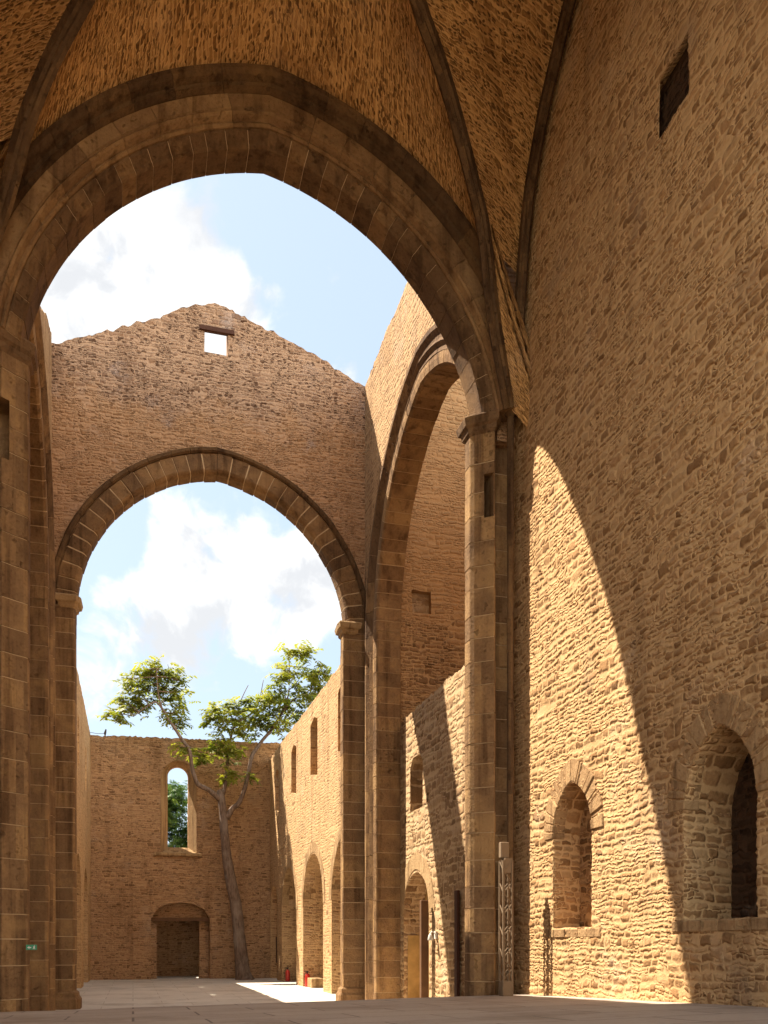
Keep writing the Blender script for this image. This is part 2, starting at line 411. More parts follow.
def sheet(mb, outer, holes, fn, thick, res=.5, edge=.12, jit=.015, top=None, seed=0., nd=1, fine=None, mi=0, splay=None):
    """a wall slab: outline and openings in (u,v), fn(u,v,depth) -> world; ragged top above v=top"""
    loops = [densify(outer, edge, 0., top, seed)] + [densify(h, edge, jit, None, seed + 5 + i) for i, h in enumerate(holes)]
    P = np.array(outer)
    u0, v0 = P.min(0); u1, v1 = P.max(0)
    pts = [p for l in loops for p in l]; edges = []; b = 0
    for l in loops:
        edges += [(b + i, b + (i + 1) % len(l)) for i in range(len(l))]; b += len(l)
    nb = b
    def grid(r, box):
        gu, gv = np.meshgrid(np.arange(box[0] + r / 2, box[1], r), np.arange(box[2] + r / 2, box[3], r))
        gv = gv + 0. * gu
        G = np.stack([gu.ravel(), gv.ravel()], 1)
        G = G[inpoly(G, loops[0])]
        for h in loops[1:]: G = G[~inpoly(G, h)]
        q = r * .9
        used = {(int(math.floor(p[0] / q)), int(math.floor(p[1] / q))) for p in pts[:nb]}
        K = np.floor(G / q).astype(int)
        return G[[(a, c) not in used for a, c in K]]
    G = grid(res, (u0, u1, v0, v1))
    if fine:
        r, box = fine
        ins = (G[:, 0] > box[0]) & (G[:, 0] < box[1]) & (G[:, 1] > box[2]) & (G[:, 1] < box[3])
        G = np.concatenate([G[~ins], grid(r, box)])
    allp = [Vector(p) for p in pts] + [Vector((a, c)) for a, c in G]
    def cdt(pl, ed):
        vo, eo, fo, ov, oe, of = geometry.delaunay_2d_cdt(pl, ed, [], 0, 1e-5)
        V = np.array([(q[0], q[1]) for q in vo])
        T = np.array([f for f in fo if len(f) == 3])
        C = V[T].mean(1)
        keep = inpoly(C, loops[0])
        for h in loops[1:]: keep &= ~inpoly(C, h)
        return V, T[keep], ov
    V, T, ov = cdt(allp, edges)
    back = {}
    for i, o in enumerate(ov):
        for q in o: back[q] = i
    base = len(V)
    verts = [fn(a, c, 0.) for a, c in V]; faces = [tuple(f) for f in T]
    V2, T2, ov2 = cdt([Vector(p) for p in pts], edges)
    back2 = {}
    for i, o in enumerate(ov2):
        for q in o: back2[q] = i
    layers = [[back[i] for i in range(nb)]]
    lid = [i for i, l in enumerate(loops) for _ in l]
    def at(i, p, d):
        if splay and lid[i] in splay: p = splay[lid[i]](p, d)
        return fn(p[0], p[1], d)
    for k in range(1, nd):
        s = len(verts); verts += [at(i, p, thick * k / nd) for i, p in enumerate(pts)]
        layers.append([s + i for i in range(nb)])
    s = len(verts); verts += [fn(a, c, thick) for a, c in V2]
    for i in range(nb): verts[s + back2[i]] = at(i, pts[i], thick)
    faces += [tuple(s + i for i in f)[::-1] for f in T2]
    layers.append([s + back2[i] for i in range(nb)])
    b = 0
    for l in loops:
        n = len(l)
        for i in range(n):
            j = (i + 1) % n
            for k in range(len(layers) - 1):
                A, B = layers[k], layers[k + 1]
                faces.append((A[b + i], A[b + j], B[b + j], B[b + i]))
        b += n
    mb.add(verts, faces, mi)

def face_y(y): return lambda u, v, d: (u, y + d, v)          # seen from -Y
def face_l(x): return lambda u, v, d: (x + d, u, v)          # wall on the right, seen from -X
def face_r(x): return lambda u, v, d: (x - d, u, v)          # wall on the left, seen from +X

def arch_pts(c, half, e, z0, r=0., n=14, zb=None):
    """pointed arch from left springing to right springing, offset outward by r"""
    Rr = half + e + r
    top = math.acos(max(-1, min(1, e / Rr)))
    L = [(c + e - Rr * math.cos(a), z0 + Rr * math.sin(a)) for a in (top * i / n for i in range(n + 1))]
    Rt = [(2 * c - x, z) for x, z in L[::-1]][1:]
    pts = L + Rt
    if zb is not None: pts = [(c - half - r, zb)] + pts + [(c + half + r, zb)]
    return pts
def round_arch(u0, u1, v0, vs, vt, n=12, point=0.):
    c = (u0 + u1) / 2; h = (u1 - u0) / 2
    return [(u0, v0)] + [(c - h * math.cos(math.pi * i / n), vs + (vt - vs) * math.sin(math.pi * i / n)) for i in range(n + 1)] + [(u1, v0)]

def offset_poly(poly, d):
    """inward (d>0) offset of a polygon given counter-clockwise"""
    n = len(poly); out = []
    area = sum(poly[i][0]*poly[(i+1) % n][1] - poly[(i+1) % n][0]*poly[i][1] for i in range(n))
    sg = 1 if area > 0 else -1
    for i in range(n):
        p0, p1, p2 = (Vector(poly[(i + k) % n]) for k in (-1, 0, 1))
        a = (p1 - p0).normalized(); b = (p2 - p1).normalized()
        na = Vector((-a.y, a.x)) * sg; nb = Vector((-b.y, b.x)) * sg
        m = (na + nb)
        m = m / max(.35, m.length_squared) * 2
        out.append((p1.x + m.x * d, p1.y + m.y * d))
    return out

def ring(mb, c, half, e, z0, prof, fn, vlen=.32, gap=.012, jit=.008, sub=2, amin=0., mort=True, a0=0.):
    """an arch of separate voussoirs; prof = closed (r, depth) outline, fn(u, z, depth) -> world"""
    Rr = half + e; top = math.acos(e / Rr); arc = Rr * top
    nv = max(3, int((arc - a0 * Rr) / vlen))
    for side in (0, 1):
        def pt(s, r, d):
            a = s / Rr
            if s > arc - 1e-6: a = math.acos(max(-1, min(1, e / (Rr + r))))
            if side == 0: x = c + e - (Rr + r) * math.cos(a)
            else: x = c - e + (Rr + r) * math.cos(a)
            return fn(x, z0 + (Rr + r) * math.sin(a), d)
        cuts = [a0 * Rr + (arc - a0 * Rr) * i / nv for i in range(nv + 1)]
        for i in range(1, nv): cuts[i] += random.uniform(-.05, .05)
        for i in range(nv):
            if cuts[i] / Rr < amin: continue
            jr, jd = random.uniform(-jit, jit), random.uniform(-jit, jit)
            g = gap * random.uniform(.5, 1.3)
            s0 = cuts[i] + g / 2; s1 = cuts[i + 1] - g / 2
            if i == nv - 1: s1 = cuts[i + 1] + .0
            rows = [[pt(s0 + (s1 - s0) * k / sub, r + jr, d + jd) for r, d in prof] for k in range(sub + 1)]
            n = len(prof); vs = [q for row in rows for q in row]; fs = []
            for k in range(sub):
                for j in range(n): fs.append((k*n+j, k*n+(j+1) % n, (k+1)*n+(j+1) % n, (k+1)*n+j))
            fs += [tuple(range(n)), tuple(sub*n + j for j in range(n))[::-1]]
            mb.add(vs, fs, 0, random.random())
        if mort:
            ip = offset_poly(prof, .008 + jit * .5); m = nv * 2
            rows = [[pt(a0 * Rr + (arc - a0 * Rr) * k / m, r, d) for r, d in ip] for k in range(m + 1)]
            n = len(ip); vs = [q for row in rows for q in row]; fs = []
            for k in range(m):
                for j in range(n): fs.append((k*n+j, k*n+(j+1) % n, (k+1)*n+(j+1) % n, (k+1)*n+j))
            fs += [tuple(range(n)), tuple(m*n + j for j in range(n))[::-1]]
            mb.add(vs, fs, 1, .5)

def shaft(mb, poly, z0, z1, course=.42, gap=.012, jit=.006):
    """a pier of dressed courses on a polygonal plan"""
    z = z0; n = len(poly)
    while z < z1 - .02:
        h = course * random.uniform(.8, 1.2); zt = min(z1, z + h)
        if z1 - zt < .15: zt = z1
        d = random.uniform(-jit, jit); p = offset_poly(poly, d)
        a, b = z + gap / 2, zt - gap / 2
        vs = [(x, y, a) for x, y in p] + [(x, y, b) for x, y in p]
        mb.add(vs, [(j, (j+1) % n, n+(j+1) % n, n+j) for j in range(n)], 0, random.random)
        mb.add(vs, [tuple(range(n))[::-1], tuple(n + j for j in range(n))], 0, random.random())
        z = zt
    p = offset_poly(poly, jit + .004)
    vs = [(x, y, z0 + .01) for x, y in p] + [(x, y, z1 - .01) for x, y in p]
    mb.add(vs, [(j, (j+1) % n, n+(j+1) % n, n+j) for j in range(n)] + [tuple(range(n))[::-1], tuple(n + j for j in range(n))], 1, .5)

def mould(mb, poly, levels):
    """a moulded band round a plan: levels = (z, outward offset)"""
    n = len(poly); vs = []; fs = []
    for z, o in levels: vs += [(x, y, z) for x, y in offset_poly(poly, -o)]
    for k in range(len(levels) - 1):
        for j in range(n): fs.append((k*n+j, k*n+(j+1) % n, (k+1)*n+(j+1) % n, (k+1)*n+j))
    fs += [tuple(range(n))[::-1], tuple((len(levels)-1)*n + j for j in range(n))]
    mb.add(vs, fs, 0, .55)

def carve(obj, boxes):
    """cut box-shaped recesses into a finished mesh"""
    for lo, hi in boxes:
        m = MB(); m.box(lo, hi); c = m.build('cutter', obj.data.materials[0])
        md = obj.modifiers.new('cut', 'BOOLEAN'); md.operation = 'DIFFERENCE'; md.object = c; md.solver = 'EXACT'
        md.use_self = True
        dg = bpy.context.evaluated_depsgraph_get()
        me = bpy.data.meshes.new_from_object(obj.evaluated_get(dg))
        obj.modifiers.remove(md); old = obj.data; obj.data = me; bpy.data.meshes.remove(old)
        bpy.data.objects.remove(c)
        me.name = obj.name

# ------------------------------------------------------------------ setting: ground and floors
mb = MB(); mb.add([(-900, -900, -.06), (900, -900, -.06), (900, 900, -.06), (-900, 900, -.06)], [(0, 1, 2, 3)])
structure(mb.build('ground', M['ground'], normals=False))
mb = MB(); mb.box((-9, 13.0, -.05), (14, 50.5, 0.0))
structure(mb.build('nave_floor', M['nave_floor']))
def pz(x, y): return 1.198 + .0163 * x - .033 * y
mb = MB()
XS = np.linspace(-2.6, 7.6, 52); YS = np.linspace(-3., 13.95, 86)
vs = []; fs = []
for y in YS:
    for x in XS:
        yy = y + (.02 * noise.noise(Vector((x * 2, 3, 1))) if y == YS[-1] else 0)
        vs.append((x, yy, pz(x, y) + .008 * noise.noise(Vector((x * .9, y * .9, 4)))))
W = len(XS)
for j in range(len(YS) - 1):
    for i in range(W - 1): fs.append((j*W+i, j*W+i+1, (j+1)*W+i+1, (j+1)*W+i))
b = len(vs)
for i in range(W): x, y, z = vs[(len(YS)-1)*W + i]; vs.append((x, y, -.04))
for i in range(W - 1): fs.append(((len(YS)-1)*W+i, (len(YS)-1)*W+i+1, b+i+1, b+i))
mb.add(vs, fs)
structure(mb.build('presbytery_floor', M['presbytery_floor'], normals=False))

# ------------------------------------------------------------------ near (presbytery) arch
AC1, HALF, EE, ZS, A01 = 2.03, 3.66, .67, 9.87, R(8.5)      # near arch
AC2, HALF2, EE2, ZS2 = 2.17, 3.56, .385, 10.33            # far arch
near = thing('pointed_arch', 'nearest and largest pointed stone arch with deep mouldings, carrying the edge of the vault', 'arch', (2, 14.2, .75))
fn_near = lambda u, z, d: (min(max(u, -2.44), 6.34), d, z)
prof = [(0, 14.62), (0, 14.16), (.03, 14.12), (.06, 14.11), (.15, 14.03), (.19, 14.02), (.19, 14.62)]
mb = MB(); ring(mb, AC1, HALF, EE, ZS, prof, fn_near, .30, .012, .003, sub=4, a0=A01)
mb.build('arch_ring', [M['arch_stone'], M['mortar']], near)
prof = [(.195, 14.5), (.195, 13.99), (.22, 13.96), (.25, 13.97), (.28, 13.87), (.31, 13.84), (.34, 13.87), (.36, 13.84), (.56, 13.84), (.56, 14.5)]
mb = MB(); ring(mb, AC1, HALF, EE, ZS, prof, fn_near, .50, .006, .002, sub=4, mort=False, a0=A01)
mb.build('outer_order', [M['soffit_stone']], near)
hood = [(.565, 14.35), (.565, 13.83), (.60, 13.74), (.62, 13.77), (.66, 13.75), (.69, 13.66), (.74, 13.61), (.80, 13.61), (.84, 13.67), (.85, 14.35)]
mb = MB(); ring(mb, AC1, HALF, EE, ZS, hood, fn_near, .6, .006, .002, sub=4, amin=R(17), mort=False, a0=A01)
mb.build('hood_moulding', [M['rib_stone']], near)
mb = MB()
ap = [p for p in arch_pts(AC1, HALF, EE, ZS, .36, 30) if p[1] > 10.65]
sheet(mb, [(-2.6, 10.25), (ap[0][0], 10.25)] + ap + [(ap[-1][0], 10.25), (6.32, 10.25), (6.32, 18.9), (-2.6, 18.9)],
      [], face_y(14.3), .3, 1., .3)
mb.build('spandrel', M['rubble_gable'], near)
PR = [(5.5, 14.62), (5.5, 14.38), (5.56, 14.32), (5.66, 14.25), (5.84, 14.10), (5.88, 14.16), (5.90, 14.22), (5.93, 14.50), (6.31, 14.50), (6.31, 14.62)]
PL = [(4.0 - x, y) for x, y in PR[:-2]] + [(-2.45, 14.50), (-2.45, 14.62)]
CAP = [(10.28, 0.), (10.33, .05), (10.40, .06), (10.44, .12), (10.56, .15), (10.60, .12), (10.61, .02)]
SLOTS = []
for P, lo, hi in ((PR, (5.70, 13.6, 8.86), (5.83, 14.58, 9.60)), (PL, (-1.98, 13.6, 8.75), (-1.74, 14.58, 9.62))):
    mb = MB(); shaft(mb, P, -.05, 10.3, .42, .016)
    cx = 6.09 if P is PR else -2.36
    o = mb.build('pier', [M['pier_stone'], M['mortar']], near, bevel=.014)
    q = MB(); oc = [(cx + .06 * math.cos(k * math.pi / 5), 14.02 + .06 * math.sin(k * math.pi / 5)) for k in range(10)]
    shaft(q, oc, .5, 10.5, .8, .012, .002); mould(q, oc, [(10.5, 0.), (10.54, .03), (10.6, .05), (10.66, .07), (10.68, .01)]); q.build('colonnette', [M['rib_stone'], M['rib_stone']], o)
    SLOTS.append((o, lo, hi))
    q = MB(); mould(q, P[:8], [(z, o * .72) for z, o in CAP]); q.build('capital', M['arch_stone'], o)
    near_pier = o
# ------------------------------------------------------------------ far (nave) arch under the gable
gab = thing('gable_wall', 'tall gabled rubble wall with a pointed arch and a small window near its peak', 'wall', (2, 24.9, 0))
out = [(-2.05, 10.2), (AC2 - HALF2 - .3, 10.2)] + arch_pts(AC2, HALF2, EE2, ZS2, .3) + [(AC2 + HALF2 + .3, 10.2), (6.3, 10.2), (6.3, 17.25), (5.6, 17.55), (4.69, 17.95), (3.3, 18.45), (2.5, 18.72), (2.1, 18.82), (1.6, 18.64), (.68, 18.2), (-.57, 17.6), (-2.05, 16.95)]
mb = MB()
sheet(mb, out, [[(1.84, 17.46), (2.46, 17.46), (2.46, 18.02), (1.84, 18.02)]], face_y(24.5), .45, .3, .08, .03, 16.9, 3., splay={1: lambda p, d: (p[0], p[1] + (d * .8 if p[1] > 17.8 else d * .3))})
mb.build('wall', M['rubble_gable'], gab)
prof2 = [(0, 24.97), (0, 24.58), (.05, 24.50), (.10, 24.46), (.52, 24.46), (.52, 24.97)]
mb = MB(); ring(mb, AC2, HALF2, EE2, ZS2, prof2, lambda u, z, d: (u, d, z), .34, .022, .012)
mb.build('arch_ring', [M['arch_stone'], M['mortar']], gab, bevel=.014)
mb = MB(); ring(mb, AC2, HALF2, EE2, ZS2, [(.53, 24.7), (.53, 24.45), (.57, 24.40), (.64, 24.39), (.68, 24.45), (.68, 24.7)], lambda u, z, d: (u, d, z), .5, .01, .01, mort=False)
mb.build('hood_moulding', [M['rib_stone']], gab)
P2 = [(5.65, 24.97), (5.61, 24.56), (5.62, 24.46), (6.27, 24.46), (6.27, 24.97)]
for P in (P2, [(-1.42, 24.97), (-1.43, 24.54), (-1.48, 24.46)] + [(-2.03, 24.46), (-2.03, 24.97)]):
    mb = MB(); shaft(mb, P, -.02, 10.3, .40, .020, .005)
    o = mb.build('pier', [M['pier_stone'], M['mortar']], gab, bevel=.014)
    mb = MB(); mould(mb, P, [(-.01, .12), (.25, .12), (.33, .07), (.42, .06), (.48, -.005)]); mb.build('pier_base', M['pier_stone'], o)
    mb = MB(); mould(mb, P[:3] + [((P[2][0] * .45 + P[3][0] * .55), 24.46), ((P[2][0] * .45 + P[3][0] * .55), 24.95)], CAP); mb.build('capital', M['pale_stone'], o)
mb = MB(); mb.box((1.70, 24.43, 18.02), (2.62, 24.56, 18.13)); mb.build('lintel', M['dark_wood'], gab)

# ------------------------------------------------------------------ crossing walls with the chapel arches
CY, CH, CE, CZ = 19.4, 3.8, .48, 10.0
def crossing(x, side, label, seed):
    fn = face_l(x) if side > 0 else face_r(x)
    w = thing('chapel_arch_wall', label, 'wall', (x, 19.5, 0))
    mb = MB()
    o = [(14.63, -.02), (CY - CH - .2, -.02)] + arch_pts(CY, CH, CE, CZ, .2) + [(CY + CH + .2, -.02), (24.48, -.02), (24.48, 17.25)]
    o += [(22.5, 17.35), (20.4, 17.3), (18., 17.45), (14.63, 17.4)] if side > 0 else [(23.0, 16.75), (22.2, 16.3), (21.2, 15.75), (14.63, 15.7)]
    sheet(mb, o, [], fn, .60, .3, .09, .02, 15.5, seed)
    mb.build('wall', M['rubble_cross'], w)
    q = (lambda u, z, d: (x + d, u, z)) if side > 0 else (lambda u, z, d: (x - d, u, z))
    pr = [(0, .66), (0, .04), (.04, -.02), (.16, -.04), (.26, -.04), (.26, .66)]
    mb = MB(); ring(mb, CY, CH, CE, CZ, pr, q, .32, .022, .006)
    mb.build('arch_ring', [M['soffit_stone'], M['mortar']], w)
    hd = [(.27, .2), (.27, -.05), (.36, -.03), (.44, -.10), (.52, -.05), (.60, -.05), (.70, -.13), (.80, -.13), (.85, -.05), (.85, .2)]
    mb = MB(); ring(mb, CY, CH, CE, CZ, hd, q, .6, .01, .004, mort=False)
    mb.build('hood_moulding', [M['arch_stone']], w)
    for s in (1, -1):
        mb = MB()
        pl = [(x + side * d, CY + s * (CH + r)) for r, d in pr]
        shaft(mb, pl, -.02, CZ, .42, .016, .006)
        o = mb.build('jamb', [M['pier_stone'], M['mortar']], w, bevel=.014)
        pl = [(x + side * d, CY + s * (CH + r)) for r, d in hd]
        mb = MB(); shaft(mb, pl, -.02, CZ, .55, .010, .003); mb.build('colonnette', [M['pier_stone'], M['mortar']], o)
    return w
crossing(6.25, 1, 'sunlit right-hand rubble wall with a tall moulded arch opening into a chapel', 11.)
crossing(-2.0, -1, 'rubble wall with a chapel arch seen edge-on behind the left near pier', 17.)

# right chapel: low screen wall, side walls, back wall
scr = thing('screen_wall', 'sunlit squared-stone wall under the chapel arch with a doorway and a small square window', 'wall', (6.9, 19.4, 0))
mb = MB()
sq = lambda y, z, w, h: [(y - w/2, z - h/2), (y + w/2, z - h/2), (y + w/2, z + h/2), (y - w/2, z + h/2)]
sheet(mb, [(15.55, -.02), (23.24, -.02), (23.24, 7.60), (22.3, 7.62), (20., 7.68), (15.55, 7.75)],
      [round_arch(20.78, 22.88, 0.03, 2.45, 3.50), [(21.28, 5.08), (22.32, 5.08), (22.32, 6.2), (22.1, 6.42), (21.5, 6.42), (21.28, 6.25)],
       sq(22.75, 4.95, .16, .2), sq(20.9, 5.25, .16, .24), sq(19.0, 5.0, .2, .22), sq(20.1, 7.0, .13, .15), sq(21.9, 7.1, .13, .16)],
      face_l(6.9), .55, .3, .08, .02, 7.5, 21.)
mb.build('wall', M['block_wall'], scr)
mb = MB()
mb.box((7.46, 20.4, -.02), (7.50, 23.2, 3.8)); mb.build('doorway_back', M['ochre'], scr)
mb = MB(); mb.box((7.0, 22.84, 0.0), (7.45, 22.95, 1.9)); mb.build('plaster_dado', M['ochre'], scr)
mb = MB()
ring(mb, 21.83, 1.05, .05, 2.45, [(.02, -.012), (.42, -.012), (.42, .2), (.02, .2)], lambda u, z, d: (6.9 + d, u, z), .24, .010, .004, mort=False)
mb.build('door_arch', [M['pale_stone']], scr)
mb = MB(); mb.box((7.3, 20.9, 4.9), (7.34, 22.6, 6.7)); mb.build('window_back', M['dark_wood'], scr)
mb = MB(); mb.box((6.62, 20.52, 0.0), (6.80, 20.66, 2.72))
tag(mb.build('timber_post', M['wood'], bevel=.012), 'upright wooden post beside the doorway of the squared-stone wall', 'post')
mb = MB(); mb.box((6.80, 18.55, 0.0), (6.87, 18.73, 2.85))
tag(mb.build('timber_plank', M['dark_wood'], bevel=.012), 'tall dark plank standing against the shaded end of the squared-stone wall', 'plank')
lamp = thing('wall_lamp', 'small white lamp on a bracket fixed beside the wooden post', 'lamp', (6.88, 20.2, 1.9))
mb = MB(); mb.box((6.85, 20.15, 1.80), (6.895, 20.25, 1.98)); mb.build('backplate', M['white_paint'], lamp)
mb = MB(); mb.tube([(6.85, 20.2, 1.93), (6.78, 20.2, 1.97), (6.74, 20.2, 1.92)], .016, 8); mb.build('arm', M['white_paint'], lamp)
mb = MB(); mb.lathe((6.74, 20.2, 1.76), [(.06, 0), (.065, .02), (.045, .12), (.02, .16)], 14); mb.build('lamp_shade', M['white_paint'], lamp, smooth=True)

chp = thing('chapel_side_wall', 'shaded rubble wall seen inside the right chapel above the squared-stone wall', 'wall', (8.5, 23.6, 0))
mb = MB()
sheet(mb, [(6.92, -.02), (13.0, -.02), (13.0, 18.3), (6.92, 18.3)], [sq(7.6, 11.02, .55, .6)], face_y(23.55), .6, 1., .15, .03)
mb.build('wall', M['rubble_chapel'], chp)
mb = MB(); mb.box((7.2, 23.75, 10.6), (8.0, 23.8, 11.45)); mb.build('blocked_window', M['block_wall'], chp)
mb = MB(); mb.box((6.92, 14.0, -.02), (13., 14.6, 17.))
tag(mb.build('chapel_wall', M['rubble_chapel']), 'rubble wall closing the near side of the right chapel', 'wall')
mb = MB(); mb.box((12.4, 14.6, -.02), (13.0, 23.5, 17.))
tag(mb.build('chapel_wall', M['rubble_chapel']), 'rubble wall closing the back of the right chapel', 'wall')
# left chapel, closed by unseen walls and roof added to block the sun
mb = MB()
mb.box((-8., 14.0, -.02), (-2.65, 14.6, 15.)); mb.box((-8., 23.8, -.02), (-2.65, 24.4, 15.)); mb.box((-8.6, 14., -.02), (-8., 24.4, 15.)); mb.box((-8.6, 14., 15.), (-2.62, 24.4, 15.3))
tag(mb.build('chapel', M['rubble_chapel']), 'rubble chapel behind the arch on the left, with an unseen roof added to block the sun', 'chapel')

# ------------------------------------------------------------------ nave walls
nr = thing('nave_wall', 'long sunlit nave wall with round-headed arcade below and narrow windows above, on the right', 'wall', (6.4, 34, 0))
holes = []
AR = [(25.75, 29.6, 5.05), (31.0, 34.85, 5.0), (36.4, 40.05, 4.96), (41.5, 43.55, 4.4)]
for a, b2, t in AR: holes.append(round_arch(a, b2, .0, t - 1.85 if b2 - a > 3 else t - 1.0, t, 16))
WN = [(27.5, 28.62, 7.9, 10.0), (32.0, 33.35, 8.0, 10.0), (36.4, 37.6, 8.0, 9.9), (41.0, 42.1, 7.9, 9.75)]
whs = [[(a, b2 - .25), (c, b2), (c, d - .2), ((a + c) / 2, d), (a, d - .2)] for a, c, b2, d in WN]
o = [(24.98, -.02)]
for a, b2, t in AR:
    o += round_arch(a, b2, -.02, t - 1.85 if b2 - a > 3 else t - 1.0, t, 16)
o += [(44.0, -.02), (44.0, 10.5), (42.6, 10.62), (39.77, 10.68), (34., 10.62), (28.2, 10.6), (24.98, 10.6)]
mb = MB(); sheet(mb, o, whs, face_l(6.4), .8, .3, .08, .02, 10.3, 31.)
mb.build('wall', M['rubble_nave'], nr)
for a, c, b2, d in WN:
    mb = MB(); mb.box((6.95, a - .1, b2 - .4), (6.99, c + .1, d + .1)); mb.build('window_infill', M['rubble_chapel'], nr)
for a, b2, t in AR[:3]:
    mb = MB(); ring(mb, (a + b2) / 2, (b2 - a) / 2, .03, t - 1.9, [(.0, -.012), (.38, -.012), (.38, .3), (.0, .3)], lambda u, z, d: (6.4 + d, u, z), .3, .012, .006, mort=False)
    mb.build('arcade_arch', [M['pale_stone']], nr)
mb = MB(); mb.box((9.6, 25.3, -.02), (10.1, 44., 6.6)); mb.box((7.2, 25.3, 6.3), (9.6, 44., 6.6))
for y in (30.2, 35.6, 40.8): mb.box((7.22, y - .25, -.02), (9.58, y + .25, 6.28))
tag(mb.build('aisle_wall', M['rubble_chapel']), 'dim rubble back wall of the aisle seen through the right arcade', 'wall')

nl = thing('nave_wall', 'steeply receding left nave wall with dark arches, beside the left arch pier', 'wall', (-2.0, 34, 0))
o = [(24.98, -.02)]
AL = [(27., 30.5, 4.9), (32.3, 35.8, 4.9), (37.6, 41.1, 4.8)]
for a, b2, t in AL: o += round_arch(a, b2, -.02, t - 1.8, t, 16)
o += [(44.0, -.02), (44., 11.25), (38., 11.3), (32., 11.25), (24.98, 11.2)]
mb = MB(); sheet(mb, o, [[(a, 8.), (a + .8, 8.), (a + .8, 9.8), (a, 9.8)] for a in (28.4, 33.6, 39.0)], face_r(-1.88), .8, .3, .09, .02, 10.9, 41.)
mb.build('wall', M['rubble_nave'], nl)
mb = MB(); mb.box((-5.6, 25.3, -.02), (-5.1, 44., 6.6)); mb.box((-5.1, 25.3, 6.3), (-2.82, 44., 6.6))
tag(mb.build('aisle_wall', M['rubble_chapel']), 'dark aisle wall behind the arches of the left nave wall', 'wall')

# end wall (facade seen from inside)
fw = thing('end_wall', 'far rubble end wall with a tall round-headed window and a segmental doorway', 'wall', (2.4, 44, 0))
o = [(-2.0, -.02), (.81, -.02), (.81, 2.85), (1.1, 3.3), (1.6, 3.55), (2.17, 3.62), (2.75, 3.55), (3.25, 3.3), (3.53, 2.85), (3.53, -.02),
     (7.2, -.02), (7.2, 11.42), (5., 11.38), (1.5, 11.36), (-2.0, 11.27)]
mb = MB()
sheet(mb, o, [round_arch(1.25, 2.9, 5.95, 9.4, 10.3)], face_y(43.7), .5, .3, .08, .02, 11.0, 51.)
mb.build('wall', M['rubble_end'], fw)
mb = MB()
sheet(mb, [(-2., -.02), (1.08, -.02), (1.08, 2.80), (3.07, 2.80), (3.07, -.02), (7.2, -.02), (7.2, 11.2), (-2., 11.1)],
      [round_arch(1.59, 2.55, 6.26, 9.65, 10.15)], face_y(44.202), .5, .6, .1, .01)
mb.build('inner_leaf', M['rubble_end'], fw)
mb = MB()   # splayed window reveal
A = round_arch(1.25, 2.9, 5.95, 9.4, 10.3); B = round_arch(1.59, 2.55, 6.26, 9.65, 10.15)
vs = [(x, 43.74, z) for x, z in A] + [(x, 44.21, z) for x, z in B]; n = len(A)
mb.add(vs, [(j, (j+1) % n, n+(j+1) % n, n+j) for j in range(n)], 0, random.random)
vs2 = [(x * 1.0 + (.05 if x > 2 else -.05), 43.74, z + (.05 if z > 7 else -.05)) for x, z in A] + [(x + (.05 if x > 2 else -.05), 44.21, z + (.05 if z > 7 else -.05)) for x, z in B]
mb.add(vs2, [(n+j, n+(j+1) % n, (j+1) % n, j) for j in range(n)])
mb.add([(v[0], v[1], v[2]) for v in vs[:n]] + vs2[:n], [(j, (j+1) % n, n+(j+1) % n, n+j) for j in range(n)])
mb.build('window_reveal', M['pale_stone'], fw)
mb = MB(); mb.box((.95, 43.56, 5.80), (3.15, 43.9, 5.95)); mb.build('window_sill', M['pale_stone'], fw, bevel=.02)
mb = MB(); mb.box((.82, 43.9, 2.74), (3.52, 44.19, 2.90)); mb.build('lintel', M['wood'], fw)
mb = MB(); ring(mb, 2.17, 1.42, .0, 2.15, [(.03, -.02), (.3, -.02), (.3, .2), (.03, .2)], lambda u, z, d: (u, 43.7 + d, z), .3, .012, .005, mort=False) if False else None
bw = MB(); bw.box((-1.0, 47.6, -.02), (6.5, 48.1, 3.9)); bw.box((-1.0, 44.72, 3.75), (6.5, 46.5, 3.9)); bw.box((1.9, 46.5, 3.75), (6.5, 47.6, 3.9)); bw.box((-1.0, 46.5, 3.75), (.9, 47.6, 3.9)); bw.box((-1.3, 44.72, -.02), (-1.0, 48.1, 3.9)); bw.box((6.5, 44.72, -.02), (6.8, 48.1, 3.9))  # roof with a slit added above the passage to darken the doorway
tag(bw.build('outer_wall', M['rubble_end']), 'dim rubble wall beyond the doorway of the end wall, under an added roof that shades it', 'wall')
st = thing('iron_stub', 'small dark upright stub with a thin wire on top of the end wall', 'wall fitting', (-1.25, 43.9, 11.25))
mb = MB(); mb.tube([(-1.25, 43.9, 11.1), (-1.25, 43.9, 11.45), (-1.21, 43.9, 11.62)], [.06, .06, .03], 8); mb.build('spike', M['iron'], st)
mb = MB(); mb.tube([(-1.25, 43.9, 11.42), (-1.6, 43.9, 11.40), (-2.0, 43.9, 11.45)], .012, 6); mb.build('wire', M['iron'], st)

